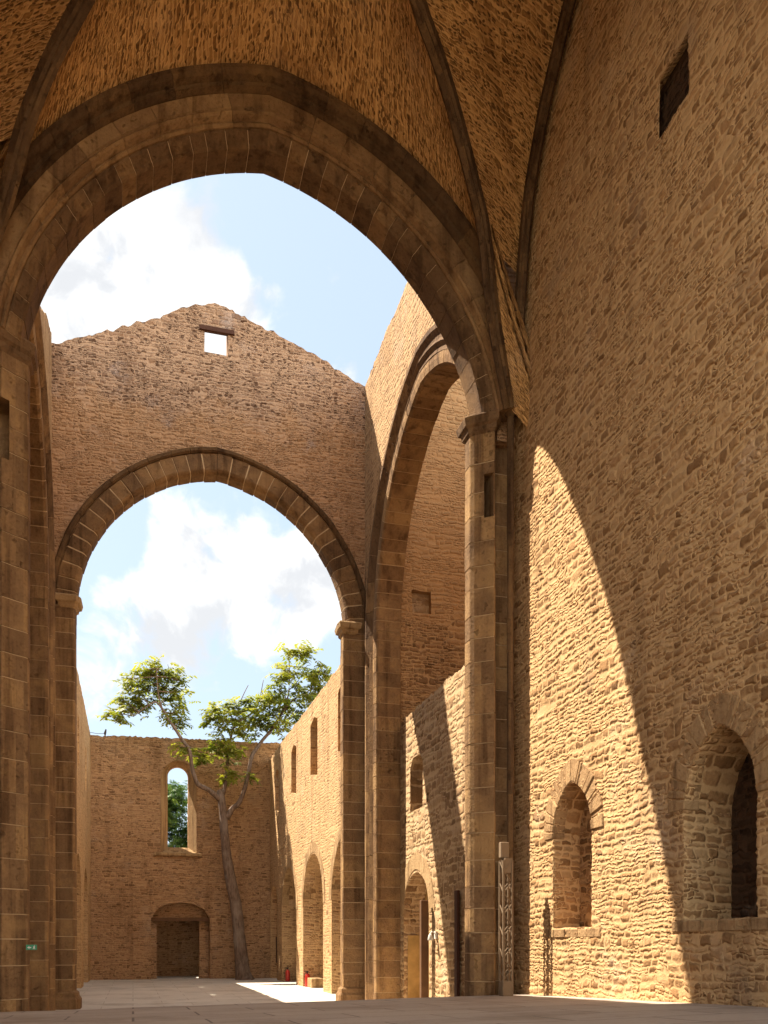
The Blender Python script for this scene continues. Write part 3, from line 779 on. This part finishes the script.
# ------------------------------------------------------------------ presbytery walls
pw = thing('presbytery_wall', 'huge rough rubble wall filling the right side, half in sunlight, with two arched niches', 'wall', (6.3, 9, .8))
N1 = arch_pts(12.24, .62, .20, 3.31, 0, 10, 1.92)
N2 = arch_pts(8.73, .65, .25, 3.27, 0, 10, 1.97)
SQH = [(9.30, 11.72), (9.90, 11.70), (9.90, 12.40), (9.30, 12.42)]
mb = MB()
sheet(mb, [(-3., -.02), (14.46, -.02), (14.46, 17.4), (-3., 17.4)], [N1, N2, SQH], face_l(6.3), 1.15, .5, .034, .02, None, 61., 18,
      fine=(.034, (7.2, 14.46, .7, 16.2)), splay={3: lambda p, d: (p[0] + (3.2 * min(max(0, d - .03), .75) if p[0] > 9.6 and d < 1.1 else 0), p[1] + (.5 * min(d, .75) if p[1] > 12.2 and d < 1.1 else 0))})
mb.build('wall', M['rubble_side'], pw, smooth=True)
for c, h, e, z0, zb, dep, m in ((12.24, .62, .20, 3.31, 1.92, .46, 'rubble_chapel'), (8.73, .65, .25, 3.27, 1.97, .66, 'shade_stone')):  # second niche's back has its darkness painted in
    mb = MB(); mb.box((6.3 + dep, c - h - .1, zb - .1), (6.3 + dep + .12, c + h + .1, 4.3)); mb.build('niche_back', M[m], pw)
    mb = MB(); ring(mb, c, h, e, z0, [(.0, -.013), (.34, -.010), (.34, .2), (.0, .2)], lambda u, z, d: (6.3 + d, u, z), .115, .014, .010, mort=False)
    mb.build('niche_arch', M['niche_stone'], pw, smooth=False, bevel=.012)
    mb = MB()
    y = c - h - .25
    while y < c + h + .2:
        w_ = random.uniform(.22, .4); mb.box((6.285 + random.uniform(-.012, .012), y, zb - .14), (6.3 + dep, min(y + w_, c + h + .25), zb - random.uniform(0, .012)), 0, random.random()); y += w_ + .014
    mb.build('niche_sill', M['niche_stone'], pw, bevel=.012)
mb = MB(); mb.box((6.43, 9.05, 11.3), (6.47, 12.6, 12.95)); mb.build('hole_shade_panel', M['shade_stone'], pw)  # near-black panel paints the dark void behind the square hole

lw = thing('presbytery_wall', 'plain rubble wall of the vaulted bay, opposite the wall with the niches', 'wall', (-2.5, 6, .8))
mb = MB()
sheet(mb, [(5., -.02), (14.46, -.02), (14.46, 17.4), (5., 17.4)], [], face_r(-2.42), .9, 1., .5)
mb.build('wall', M['rubble_cross'], lw)

# ------------------------------------------------------------------ vault
vault = thing('rib_vault', 'ochre pitted stone rib vault overhead with dark moulded ribs', 'vault', (2, 11, 10.5))
YF, YC, BAY = 13.78, 10.2, 7.16
def ray(px, py):
    u = (px - 384) / 904.; v = (943 - py) / 904.
    return Vector((SS + u * CC, CC - u * SS, v))
def on_line(px, py, a, b):
    """the point above the plan line a-b seen along a known sight line: gives (fraction, height)"""
    r = ray(px, py); a = Vector(a); b = Vector(b); d = b - a
    den = r.x * d.y - r.y * d.x
    k = (a.x * d.y - a.y * d.x) / den
    p = Vector((r.x * k, r.y * k)); t = (p - a).dot(d) / d.length_squared
    return t, EYE + r.z * k
def curve(ctrl, n=24):
    ctrl = sorted(ctrl)
    T = np.array([c[0] for c in ctrl]); Z = np.array([c[1] for c in ctrl])
    ts = np.linspace(T[0], T[-1], n)
    m = np.gradient(Z, T)
    out = []
    for t in ts:
        i = min(len(T) - 2, max(0, int(np.searchsorted(T, t, 'right') - 1)))
        h = T[i+1] - T[i]; s = (t - T[i]) / h
        z = (2*s**3-3*s**2+1)*Z[i] + (s**3-2*s**2+s)*h*m[i] + (-2*s**3+3*s**2)*Z[i+1] + (s**3-s**2)*h*m[i+1]
        out.append((t, z))
    return out
def even(P, n=30):
    P = [Vector(p) for p in P]; L = [0.]
    for i in range(1, len(P)): L.append(L[-1] + (P[i] - P[i-1]).length)
    out = []; k = 0
    for i in range(n):
        d = L[-1] * i / (n - 1)
        while k < len(P) - 2 and L[k + 1] < d: k += 1
        out.append(tuple(P[k].lerp(P[k + 1], (d - L[k]) / max(1e-9, L[k + 1] - L[k]))))
    return out
CEN = (2.0, YC); ZC = 16.9
RC, LC = (6.09, 13.98), (-2.38, 13.98)
dr = [on_line(x, y, RC, CEN) for x, y in ((492, 300), (485, 235), (474, 185), (460, 130), (440, 62), (418, 0))]
dl = [on_line(x, y, LC, CEN) for x, y in ((6, 190), (22, 130), (40, 82), (60, 40), (82, 0))]
def diag(ctrl, a, zs):
    t1, z1 = ctrl[-1]
    c = [(min(.01, ctrl[0][0] - .03), zs)] + ctrl + [(t1 + (1 - t1) * .5, z1 + (ZC - z1) * .72), (1.0, ZC)]
    return even([(a[0] + (CEN[0] - a[0]) * t, a[1] + (CEN[1] - a[1]) * t, z) for t, z in curve(c, 60)])
DR = diag(dr, RC, 10.6); DL = diag(dl, LC, 10.6)
XW = 6.16
wr = []
for x, y in ((514, 262), (526, 200), (540, 130), (555, 62), (570, 0)):
    r = ray(x, y); k = XW / r.x; wr.append((r.y * k, EYE + r.z * k))
wz = sorted([(YF - y, z) for y, z in wr])
wc = [(-.2, 10.7), (-.06, 11.9), (.12, 12.95)] + [q for q in wz if q[0] > .5] + [(YF - YC, max(z for y, z in wr) + .35)]
WR = even([(XW, YF - t, z) for t, z in curve(wc, 60)])
WL = [(-2.36, y, z) for x, y, z in WR]
WRE = [(6.33, y + .16, z) for x, y, z in WR]; WLE = [(-2.45, y + .16, z) for x, y, z in WR]
hb = arch_pts(AC1, HALF, EE, ZS, .81, 23)
HL = even([(x, 13.72, z) for x, z in hb[:24]]); HR = even([(x, 13.72, z) for x, z in hb[::-1][:24]])
def mirror(c): return [(x, 2 * YC - y, z) for x, y, z in c]
def web(c1, c2, dy=0., nv=8, groove=0.):
    V = []; F = []; UV = []; T = []; uo = random.uniform(0, 20)
    L1 = [0.]
    for i in range(1, len(c1)): L1.append(L1[-1] + (Vector(c1[i]) - Vector(c1[i-1])).length)
    for i in range(len(c1)):
        a, b = Vector(c1[i]), Vector(c2[i])
        for j in range(nv + 1):
            p = a.lerp(b, j / nv); p.z += .10 * math.sin(math.pi * j / nv) * min(1, (a - b).length / 2)
            if groove:
                q = .40 * math.sin(math.pi * j / nv) * max(0, 1 - 1.8 * i / len(c1)) * min(1, i / 3)
                p.x += groove * q; p.y += q if p.y > YC else -q
            V.append((p.x, p.y + dy, p.z)); T.append((L1[i], (a - b).length * j / nv))
    for i in range(8 if groove else 0, len(c1) - 1):
        for j in range(nv):
            f = (i*(nv+1)+j, i*(nv+1)+j+1, (i+1)*(nv+1)+j+1, (i+1)*(nv+1)+j)
            if i == 0 and (Vector(V[f[0]]) - Vector(V[f[1]])).length < 1e-4: f = (f[0], f[2], f[3])
            a, b, c = (Vector(V[q]) for q in f[:3])
            if (b - a).cross(c - a).z > 0: f = f[::-1]
            F.append(f); UV.append([(T[q][1] + uo, T[q][0]) for q in f])
    return V, F, UV
def rib(path, w, h, nrm=None):
    prof = [(-w/2, .05), (-w/2, -h*.45), (-w*.30, -h*.6), (-w*.30, -h*.8), (-w*.16, -h), (w*.16, -h), (w*.30, -h*.8), (w*.30, -h*.6), (w/2, -h*.45), (w/2, .05)]
    vs = []; n = len(prof)
    P = [Vector(p) for p in path]
    for i, p in enumerate(P):
        d = (P[min(i+1, len(P)-1)] - P[max(i-1, 0)]).normalized()
        side = d.cross(Vector((0, 0, 1)))
        if nrm: side = Vector(nrm)
        if side.length < .03: side = Vector((P[-1] - P[0]).cross(Vector((0, 0, 1))))
        side.normalize(); up = side.cross(d).normalized()
        if up.z < 0: up = -up
        vs += [tuple(p + side * a + up * c) for a, c in prof]
    fs = [(k*n+j, k*n+(j+1) % n, (k+1)*n+(j+1) % n, (k+1)*n+j) for k in range(len(P)-1) for j in range(n)]
    fs += [tuple(range(n)), tuple((len(P)-1)*n + j for j in range(n))[::-1]]
    return vs, fs
for k in range(1):
    dy = -BAY * k
    TR = HR if k == 0 else [(x, y, z + .0) for x, y, z in HR]
    TL = HL
    cells = [[(DR, HR), (DL, HL)], [(DR, WRE), (mirror(DR), mirror(WRE))], [(DL, WLE), (mirror(DL), mirror(WLE))], [(mirror(DR), mirror(HR)), (mirror(DL), mirror(HL))]]
    for cl in cells:
        mb = MB()
        for a, b2 in cl:
            g = 1. if b2[0][0] > 6.32 and b2[0][0] < 6.34 else -1. if -2.46 < b2[0][0] < -2.44 else 0.
            v, f, uvs = web(a, b2, dy, groove=g); mb.add(v, f, uvs=uvs)
            mb.add([(x, y, z + .3) for x, y, z in v], [q[::-1] for q in f], uvs=[q[::-1] for q in uvs])
        o = mb.build('web', M['vault'], vault, smooth=True, normals=False)
    for path, w, h, nm in ((DR, .18, .2, None), (DL, .18, .2, None), (mirror(DR), .18, .2, None), (mirror(DL), .18, .2, None),
                           (WR, .16, .12, (1, 0, 0)), (WL, .16, .12, (1, 0, 0)), (mirror(WR), .16, .12, (1, 0, 0)), (mirror(WL), .16, .12, (1, 0, 0))):
        mb = MB(); v, f = rib([(x, y + dy, z) for x, y, z in path], w, h, nm); mb.add(v, f, 0, random.random)
        mb.build('rib', M['rib_stone'], vault, smooth=False)

# ------------------------------------------------------------------ things in the presbytery and nave
tr = thing('lattice_truss', 'upright grey metal lattice truss standing in front of the right pier', 'truss', (5.83, 13.4, .85))
X0, X1, Y0, Y1 = 5.70, 5.85, 13.40, 13.55; zb, zt = pz(5.8, 13.4), 3.02
for x in (X0, X1):
    for y in (Y0, Y1):
        mb = MB(); mb.tube([(x, y, zb + .02), (x, y, zt)], .02, 8); mb.build('chord', M['steel'], tr)
n = 11
for a, b2 in (((X0, Y0), (X1, Y0)), ((X0, Y1), (X1, Y1)), ((X0, Y0), (X0, Y1)), ((X1, Y0), (X1, Y1))):
    mb = MB()
    z0 = zb + .26; hh = (zt - z0) / n
    for i in range(n):
        p, q = (a, b2) if i % 2 == 0 else (b2, a)
        mb.tube([(*p, z0 + i * hh), (*q, z0 + (i + 1) * hh)], .011, 6)
    mb.build('lacing', M['steel'], tr)
mb = MB(); mb.box((X0 - .015, Y0 - .015, zb), (X1 + .015, Y1 + .015, zb + .24)); mb.build('foot_plate', M['steel'], tr, bevel=.008)
mb = MB(); mb.box((X0 + .02, Y0 + .0, zt - .2), (X1 + .01, Y1, zt + .04)); mb.build('head_plate', M['steel'], tr, bevel=.008)
mb = MB(); mb.box((X0 - .02, Y0 + .05, zt + .045), (X1 - .03, Y1, zt + .30)); mb.build('head_box', M['steel'], tr, bevel=.01)

sg = thing('exit_sign', 'small green emergency exit sign with a white figure and arrow on the left pier', 'sign', (-1.5, 13.9, 1.65))
XA, YA, KS = -1.50, 14.06, .62
mb = MB(); mb.box((XA, YA, 1.60), (XA + .24 * KS, YA + .02, 1.60 + .12 * KS)); mb.build('panel', M['green_sign'], sg)
mb = MB()
y = YA - .004
def flat(pts):
    n = len(pts); vs = [(XA + a * KS, y, 1.60 + b * KS) for a, b in pts] + [(XA + a * KS, y + .003, 1.60 + b * KS) for a, b in pts]
    mb.add(vs, [tuple(range(n)), tuple(n + i for i in range(n))[::-1]] + [(j, n+j, n+(j+1) % n, (j+1) % n) for j in range(n)])
flat([(.03, .055), (.075, .09), (.075, .068), (.115, .068), (.115, .042), (.075, .042), (.075, .02)])
flat([(.15, .02), (.165, .02), (.178, .045), (.19, .02), (.205, .02), (.19, .06), (.205, .075), (.195, .08), (.18, .085), (.16, .075), (.155, .06), (.17, .068)])
flat([(.178, .09), (.192, .09), (.192, .104), (.178, .104)])
mb.build('pictogram', M['white_paint'], sg)

def extinguisher(c, label):
    t = thing('fire_extinguisher', label, 'fire extinguisher', c, 'fire extinguishers by the arcade')
    m = MB(); m.lathe(c, [(.09, 0), (.10, .02), (.10, .40), (.085, .47), (.035, .52)], 16); m.build('cylinder', M['red_paint'], t, smooth=True)
    m = MB(); m.lathe((c[0], c[1], c[2] + .52), [(.03, 0), (.03, .07)], 10); m.box((c[0] - .12, c[1] - .015, c[2] + .59), (c[0] + .04, c[1] + .015, c[2] + .62)); m.build('valve', M['iron'], t)
    m = MB(); m.tube([(c[0] - .03, c[1], c[2] + .57), (c[0] - .13, c[1], c[2] + .5), (c[0] - .13, c[1], c[2] + .15)], .014, 6); m.build('hose', M['black_rubber'], t)
extinguisher((6.52, 34.6, 0), 'red fire extinguisher at the foot of the arcade pier beside the pale block')
extinguisher((6.6, 39.7, 0), 'red fire extinguisher at the foot of the farthest arcade pier')
mb = MB(); mb.box((6.5, 33.6, 0.0), (6.95, 34.5, .36))
tag(mb.build('stone_block', M['pale_stone'], bevel=.02), 'pale low stone block on the floor inside the middle arcade arch', 'block')
mb = MB(); mb.box((6.62, 42.0, .75), (6.68, 43.3, 2.0)); 
tag(mb.build('wooden_hatch', M['dark_wood']), 'small dark wooden hatch in the farthest arch of the sunlit nave wall', 'hatch')

# ------------------------------------------------------------------ trees
def px_at(px, py, Y):
    r = ray(px, py); k = Y / r.y; return Vector((r.x * k, Y, EYE + r.z * k))
def leaflet(mb, p, d, up, L, W, tone):
    s = d.cross(up)
    if s.length < .01: s = d.cross(Vector((1, 0, 0)))
    s.normalize(); m = p + d * L * .5
    mb.add([p, m + s * W * .5, p + d * L - up * L * .08, m - s * W * .5], [(0, 1, 2, 3)], 0, tone)
def pinnate(mb, p, d, L, tone, size=.22):
    d = d.normalized(); n = 6
    q = p.copy(); dirv = d.copy()
    for i in range(n):
        dirv = (dirv + Vector((0, 0, -.10))).normalized(); q2 = q + dirv * (L / n)
        s = dirv.cross(Vector((0, 0, 1)))
        if s.length < .05: s = Vector((1, 0, 0))
        s.normalize(); up = s.cross(dirv)
        for sg in (-1, 1):
            ld = (s * sg + dirv * .45 + Vector((0, 0, -.25)) + Vector((random.uniform(-.2, .2), random.uniform(-.2, .2), random.uniform(-.2, .2)))).normalized()
            leaflet(mb, q2, ld, up, size * random.uniform(.75, 1.2), size * .40, min(1, max(0, tone + random.uniform(-.22, .22))))
        q = q2
tree = thing('tree', 'bare-trunked leaning tree with sparse yellow-green leaves growing at the end wall', 'tree', (5.0, 42.0, 0))
YT = 42.0
def limb(pts, name='limb', n=9):
    P = []; rad = []
    for (x, y, w, yo) in pts:
        P.append(px_at(x, y, YT + yo)); rad.append(w / 904. * 42 / 2)
    # smooth
    Q = []; q = []
    for i in range(len(P) - 1):
        p0, p1, p2, p3 = P[max(0, i-1)], P[i], P[i+1], P[min(len(P)-1, i+2)]
        for k in range(4):
            t = k / 4
            Q.append(.5 * ((2*p1) + (p2-p0)*t + (2*p0-5*p1+4*p2-p3)*t*t + (3*p1-p0-3*p2+p3)*t**3)); q.append(rad[i] + (rad[i+1]-rad[i])*t)
    Q.append(P[-1]); q.append(rad[-1])
    Q = [v + Vector((noise.noise(v * 1.3), noise.noise(v * 1.3 + Vector((9, 0, 0))), 0)) * .04 for v in Q]
    mb = MB(); mb.tube(Q, q, n)
    return mb.build(name, M['bark'], tree, smooth=True)
limb([(244.5, 981, 21, 0), (243, 972, 15, 0), (240, 944, 12.5, 0), (236.6, 911, 11.5, 0), (230.7, 881, 11, 0), (227, 855, 9.5, 0), (224, 827, 8.5, 0), (221, 797, 7.5, 0), (219, 790, 5, 0)], 'trunk', 12)
limb([(220, 800, 6, 0), (209, 790, 5, -.2), (198, 784, 4.4, -.3), (193, 771, 4, -.4), (189.5, 752, 3.6, -.5), (181.7, 739, 3.2, -.6), (171, 723, 2.6, -.6), (163.4, 710, 2.2, -.6), (155.6, 702, 1.8, -.6), (146, 707, 1.1, -.6), (134, 716, .7, -.6)])
limb([(163, 710, 1.8, -.6), (158, 695, 1.3, -.7), (157, 680, 1.0, -.8), (156, 668, .7, -.8)])
limb([(220, 798, 6, 0), (225, 787, 4, .2), (227, 764, 3, .3), (228.5, 749, 2.6, .3), (233.8, 728, 2.3, .3), (243, 719, 1.9, .3), (252, 713, 1.5, .3), (259, 702, 1, .3), (264, 680, .6, .3)])
limb([(226, 818, 7, 0), (232, 809, 5.2, .0), (240, 802, 4.8, .0), (247, 780, 4.2, .1), (252, 757, 3.8, .2), (260, 744, 3.4, .3), (272.8, 728, 3, .3), (280.6, 715, 2.6, .3), (291, 702, 2.1, .3), (301, 695, 1.5, .3), (311, 690, .9, .3)])
limb([(281, 715, 2, .3), (288, 695, 1.5, .4), (289, 672, 1.1, .4), (290, 652, .7, .4)])
limb([(228, 750, 1.6, .3), (222, 735, 1.1, .3), (215, 720, .8, .3)])
limb([(231, 738, 1.3, .3), (241, 700, .9, .3), (248, 685, .6, .3)])
CL = [(155, 668, 8), (150, 678, 9), (163, 675, 9), (172, 672, 8), (178, 680, 7), (180, 692, 9), (172, 700, 8), (128, 680, 8), (134, 690, 11), (141, 698, 11), (149, 686, 9), (121, 709, 8),
      (115, 716, 6), (129, 708, 9), (138, 704, 8), (176, 712, 7), (180, 722, 5), (165, 690, 8), (158, 684, 7),
      (213, 711, 8), (206, 718, 7), (220, 722, 11), (231, 716, 11), (243, 712, 12), (224, 708, 9), (262, 702, 11), (270, 697, 9), (256, 714, 12), (248, 727, 12), (238, 730, 9), (232, 704, 6),
      (219, 748, 9), (212, 742, 7), (227, 754, 9), (234, 748, 8), (195, 752, 8), (180, 748, 6), (200, 759, 5), (229, 772, 6), (250, 775, 4), (226, 778, 4),
      (291, 652, 6), (300, 650, 6), (309, 653, 6), (288, 674, 8), (280, 676, 6), (306, 668, 8), (314, 674, 7), (296, 687, 9), (304, 694, 9), (317, 681, 8), (309, 697, 8), (327, 674, 5), (293, 713, 10),
      (302, 708, 8), (283, 722, 8), (276, 710, 9), (272, 716, 8), (286, 700, 7), (320, 690, 6), (270, 726, 6), (248, 700, 6), (278, 690, 7), (284, 668, 5), (322, 668, 5), (300, 724, 5), (263, 720, 7), (146, 670, 6), (120, 700, 6), (168, 716, 5)]
LIMBS = [v.co.copy() for o in tree.children for v in o.data.vertices][::5]
mb = MB(); tw = mb
for (x, y, r) in CL:
    c = px_at(x, y, YT + random.uniform(-.5, .6)); rr = r / 904. * 42
    base = random.uniform(.35, .9)
    a = min(LIMBS, key=lambda q: (q - c).length)
    m1 = a.lerp(c, .5) + Vector((random.uniform(-.12, .12), random.uniform(-.1, .1), random.uniform(-.05, .12)))
    tw.tube([a, m1, c], [.03, .022, .012], 5, 1)
    for _ in range(4):
        e = c + Vector((random.gauss(0, .5), random.gauss(0, .5), random.gauss(.1, .4))) * rr
        tw.tube([m1.lerp(c, random.uniform(.2, 1)), (m1.lerp(c, .7) + e) / 2 + Vector((0, 0, .04)), e], [.014, .011, .007], 4, 1)
    for k in range(int(4 + r * 1.5)):
        o = Vector((random.gauss(0, .62), random.gauss(0, .7), random.gauss(0, .52))) * rr
        d = Vector((random.uniform(-1, 1), random.uniform(-1, 1), random.uniform(-.25, .5)))
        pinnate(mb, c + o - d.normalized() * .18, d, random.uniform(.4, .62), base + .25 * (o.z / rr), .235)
mb.build('crown', [M['leaf'], M['bark']], tree, normals=False)

t2 = thing('tree', 'dense green tree standing outside, seen through the tall window', 'tree', (2.2, 56, 0))
mb = MB(); mb.tube([(2.3, 56, -.05), (2.4, 56, 3), (2.2, 56, 7)], [.3, .24, .14], 10); mb.build('trunk', M['bark'], t2, smooth=True)
mb = MB()
for k in range(230):
    c = Vector((2.2 + random.gauss(0, 1.3), 56 + random.gauss(0, 1.0), random.uniform(4.2, 11.0)))
    c.x += .5
    if c.z > 9.0: c.x = 2.0 + random.gauss(0, .55)
    base = random.uniform(.1, .8)
    for j in range(14):
        o = Vector((random.gauss(0, .3), random.gauss(0, .3), random.gauss(0, .25)))
        pinnate(mb, c + o, Vector((random.uniform(-1, 1), random.uniform(-1, 1), random.uniform(-.5, .6))), .45, base, .2)
mb.build('crown', M['leaf_far'], t2, normals=False)

for o, lo, hi in SLOTS: carve(o, [(lo, hi)])

# ------------------------------------------------------------------ light
SUN = Vector((1, -.82, -1.85)).normalized()
ld = bpy.data.lights.new('sun', 'SUN'); ld.energy = 3.2; ld.angle = R(.5); ld.color = (1, .91, .77)
lo = bpy.data.objects.new('sun', ld); COL.objects.link(lo)
lo.rotation_euler = SUN.to_track_quat('-Z', 'Y').to_euler(); lo.location = (-10, 30, 30)
el = math.asin(-SUN.z); az = math.atan2(-SUN.x, -SUN.y)
w = bpy.data.worlds.new('World'); scene.world = w; w.use_nodes = True
t = NT(w.node_tree); bg = t.n['Background']
sky = t.node('ShaderNodeTexSky', sky_type='NISHITA'); sky.sun_disc = False
sky.sun_elevation = el; sky.sun_rotation = az; sky.altitude = 50; sky.dust_density = 2.0; sky.air_density = 1.0; sky.ozone_density = 1.2
tc = t.node('ShaderNodeTexCoord'); dirn = t.vmath('NORMALIZE', tc.outputs['Generated'])
sd = t.sep(dirn)
den = t.math('ADD', t.math('MAXIMUM', sd[2], 0.), .18)
cp = t.comb(t.math('DIVIDE', sd[0], den), t.math('DIVIDE', sd[1], den), 0.)
warp = t.vmath('SCALE', t.vmath('SUBTRACT', t.noise(dirn, 5., 3, .5, '3D', 1), (.5, .5, .5)), scale=.12)
dw = t.vmath('ADD', dirn, warp)
f1 = t.noise(dw, 7.5, 8, .58); f2 = t.noise(dw, 22., 6, .6)
blob = None
for px, py, rad, amp in ((165, 285, .17, .42), (60, 310, .13, .38), (255, 300, .07, .22), (285, 205, .075, .22), (325, 270, .05, .20), (235, 590, .16, .46), (190, 620, .15, .40), (300, 600, .12, .40), (130, 640, .12, .25), (360, 400, .07, .25), (120, 530, .06, -.1), (240, 690, .14, .22)):
    c = ray(px, py).normalized()
    d = t.vmath('DISTANCE', dw, tuple(c))
    v = t.range(d, rad, 0., 0., amp)
    blob = v if blob is None else t.math('MAXIMUM', blob, v) if amp > 0 else t.math('ADD', blob, v)
dens = t.math('ADD', t.math('ADD', f1, t.math('MULTIPLY', t.math('SUBTRACT', f2, .5), .22)), blob)
away = t.range(t.vmath('DOT_PRODUCT', dirn, (.27, .84, .47)), .72, .2)  # denser cloud added outside the view, for fill
mask = t.range(t.math('ADD', dens, t.math('MULTIPLY', away, .22)), .69, .83)
lit = t.vmath('ADD', dw, tuple(-SUN * .035))
shade = t.range(t.math('SUBTRACT', t.noise(dw, 7.5, 8, .58), t.noise(lit, 7.5, 8, .58)), -.10, .06)
shade = t.math('MULTIPLY', shade, t.range(t.noise(dw, 4., 4, .5), .30, .55))
cloud = t.mix(shade, (1.48, 1.52, 1.58), (2.15, 2.15, 2.12))
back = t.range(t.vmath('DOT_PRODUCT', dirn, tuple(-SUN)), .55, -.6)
cloud = t.mix(1., cloud, t.mix(t.range(t.vmath('DOT_PRODUCT', dirn, tuple(-SUN)), .55, -.6), (1, 1, 1), (15., 14.3, 13.)), 'MULTIPLY')  # unseen clouds opposite the sun strongly brightened as added fill light
haze = t.mix(.85, sky.outputs[0], (1.02, 1.22, 1.38))
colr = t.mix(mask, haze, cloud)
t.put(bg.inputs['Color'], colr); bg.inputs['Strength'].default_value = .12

# ------------------------------------------------------------------ view
vs = scene.view_settings
vs.view_transform = 'Standard'; vs.look = 'None'; vs.gamma = 1.0; vs.exposure = 2.28; vs.use_curve_mapping = False
scene.cycles.max_bounces = 8; scene.cycles.diffuse_bounces = 8; scene.cycles.use_denoising = True
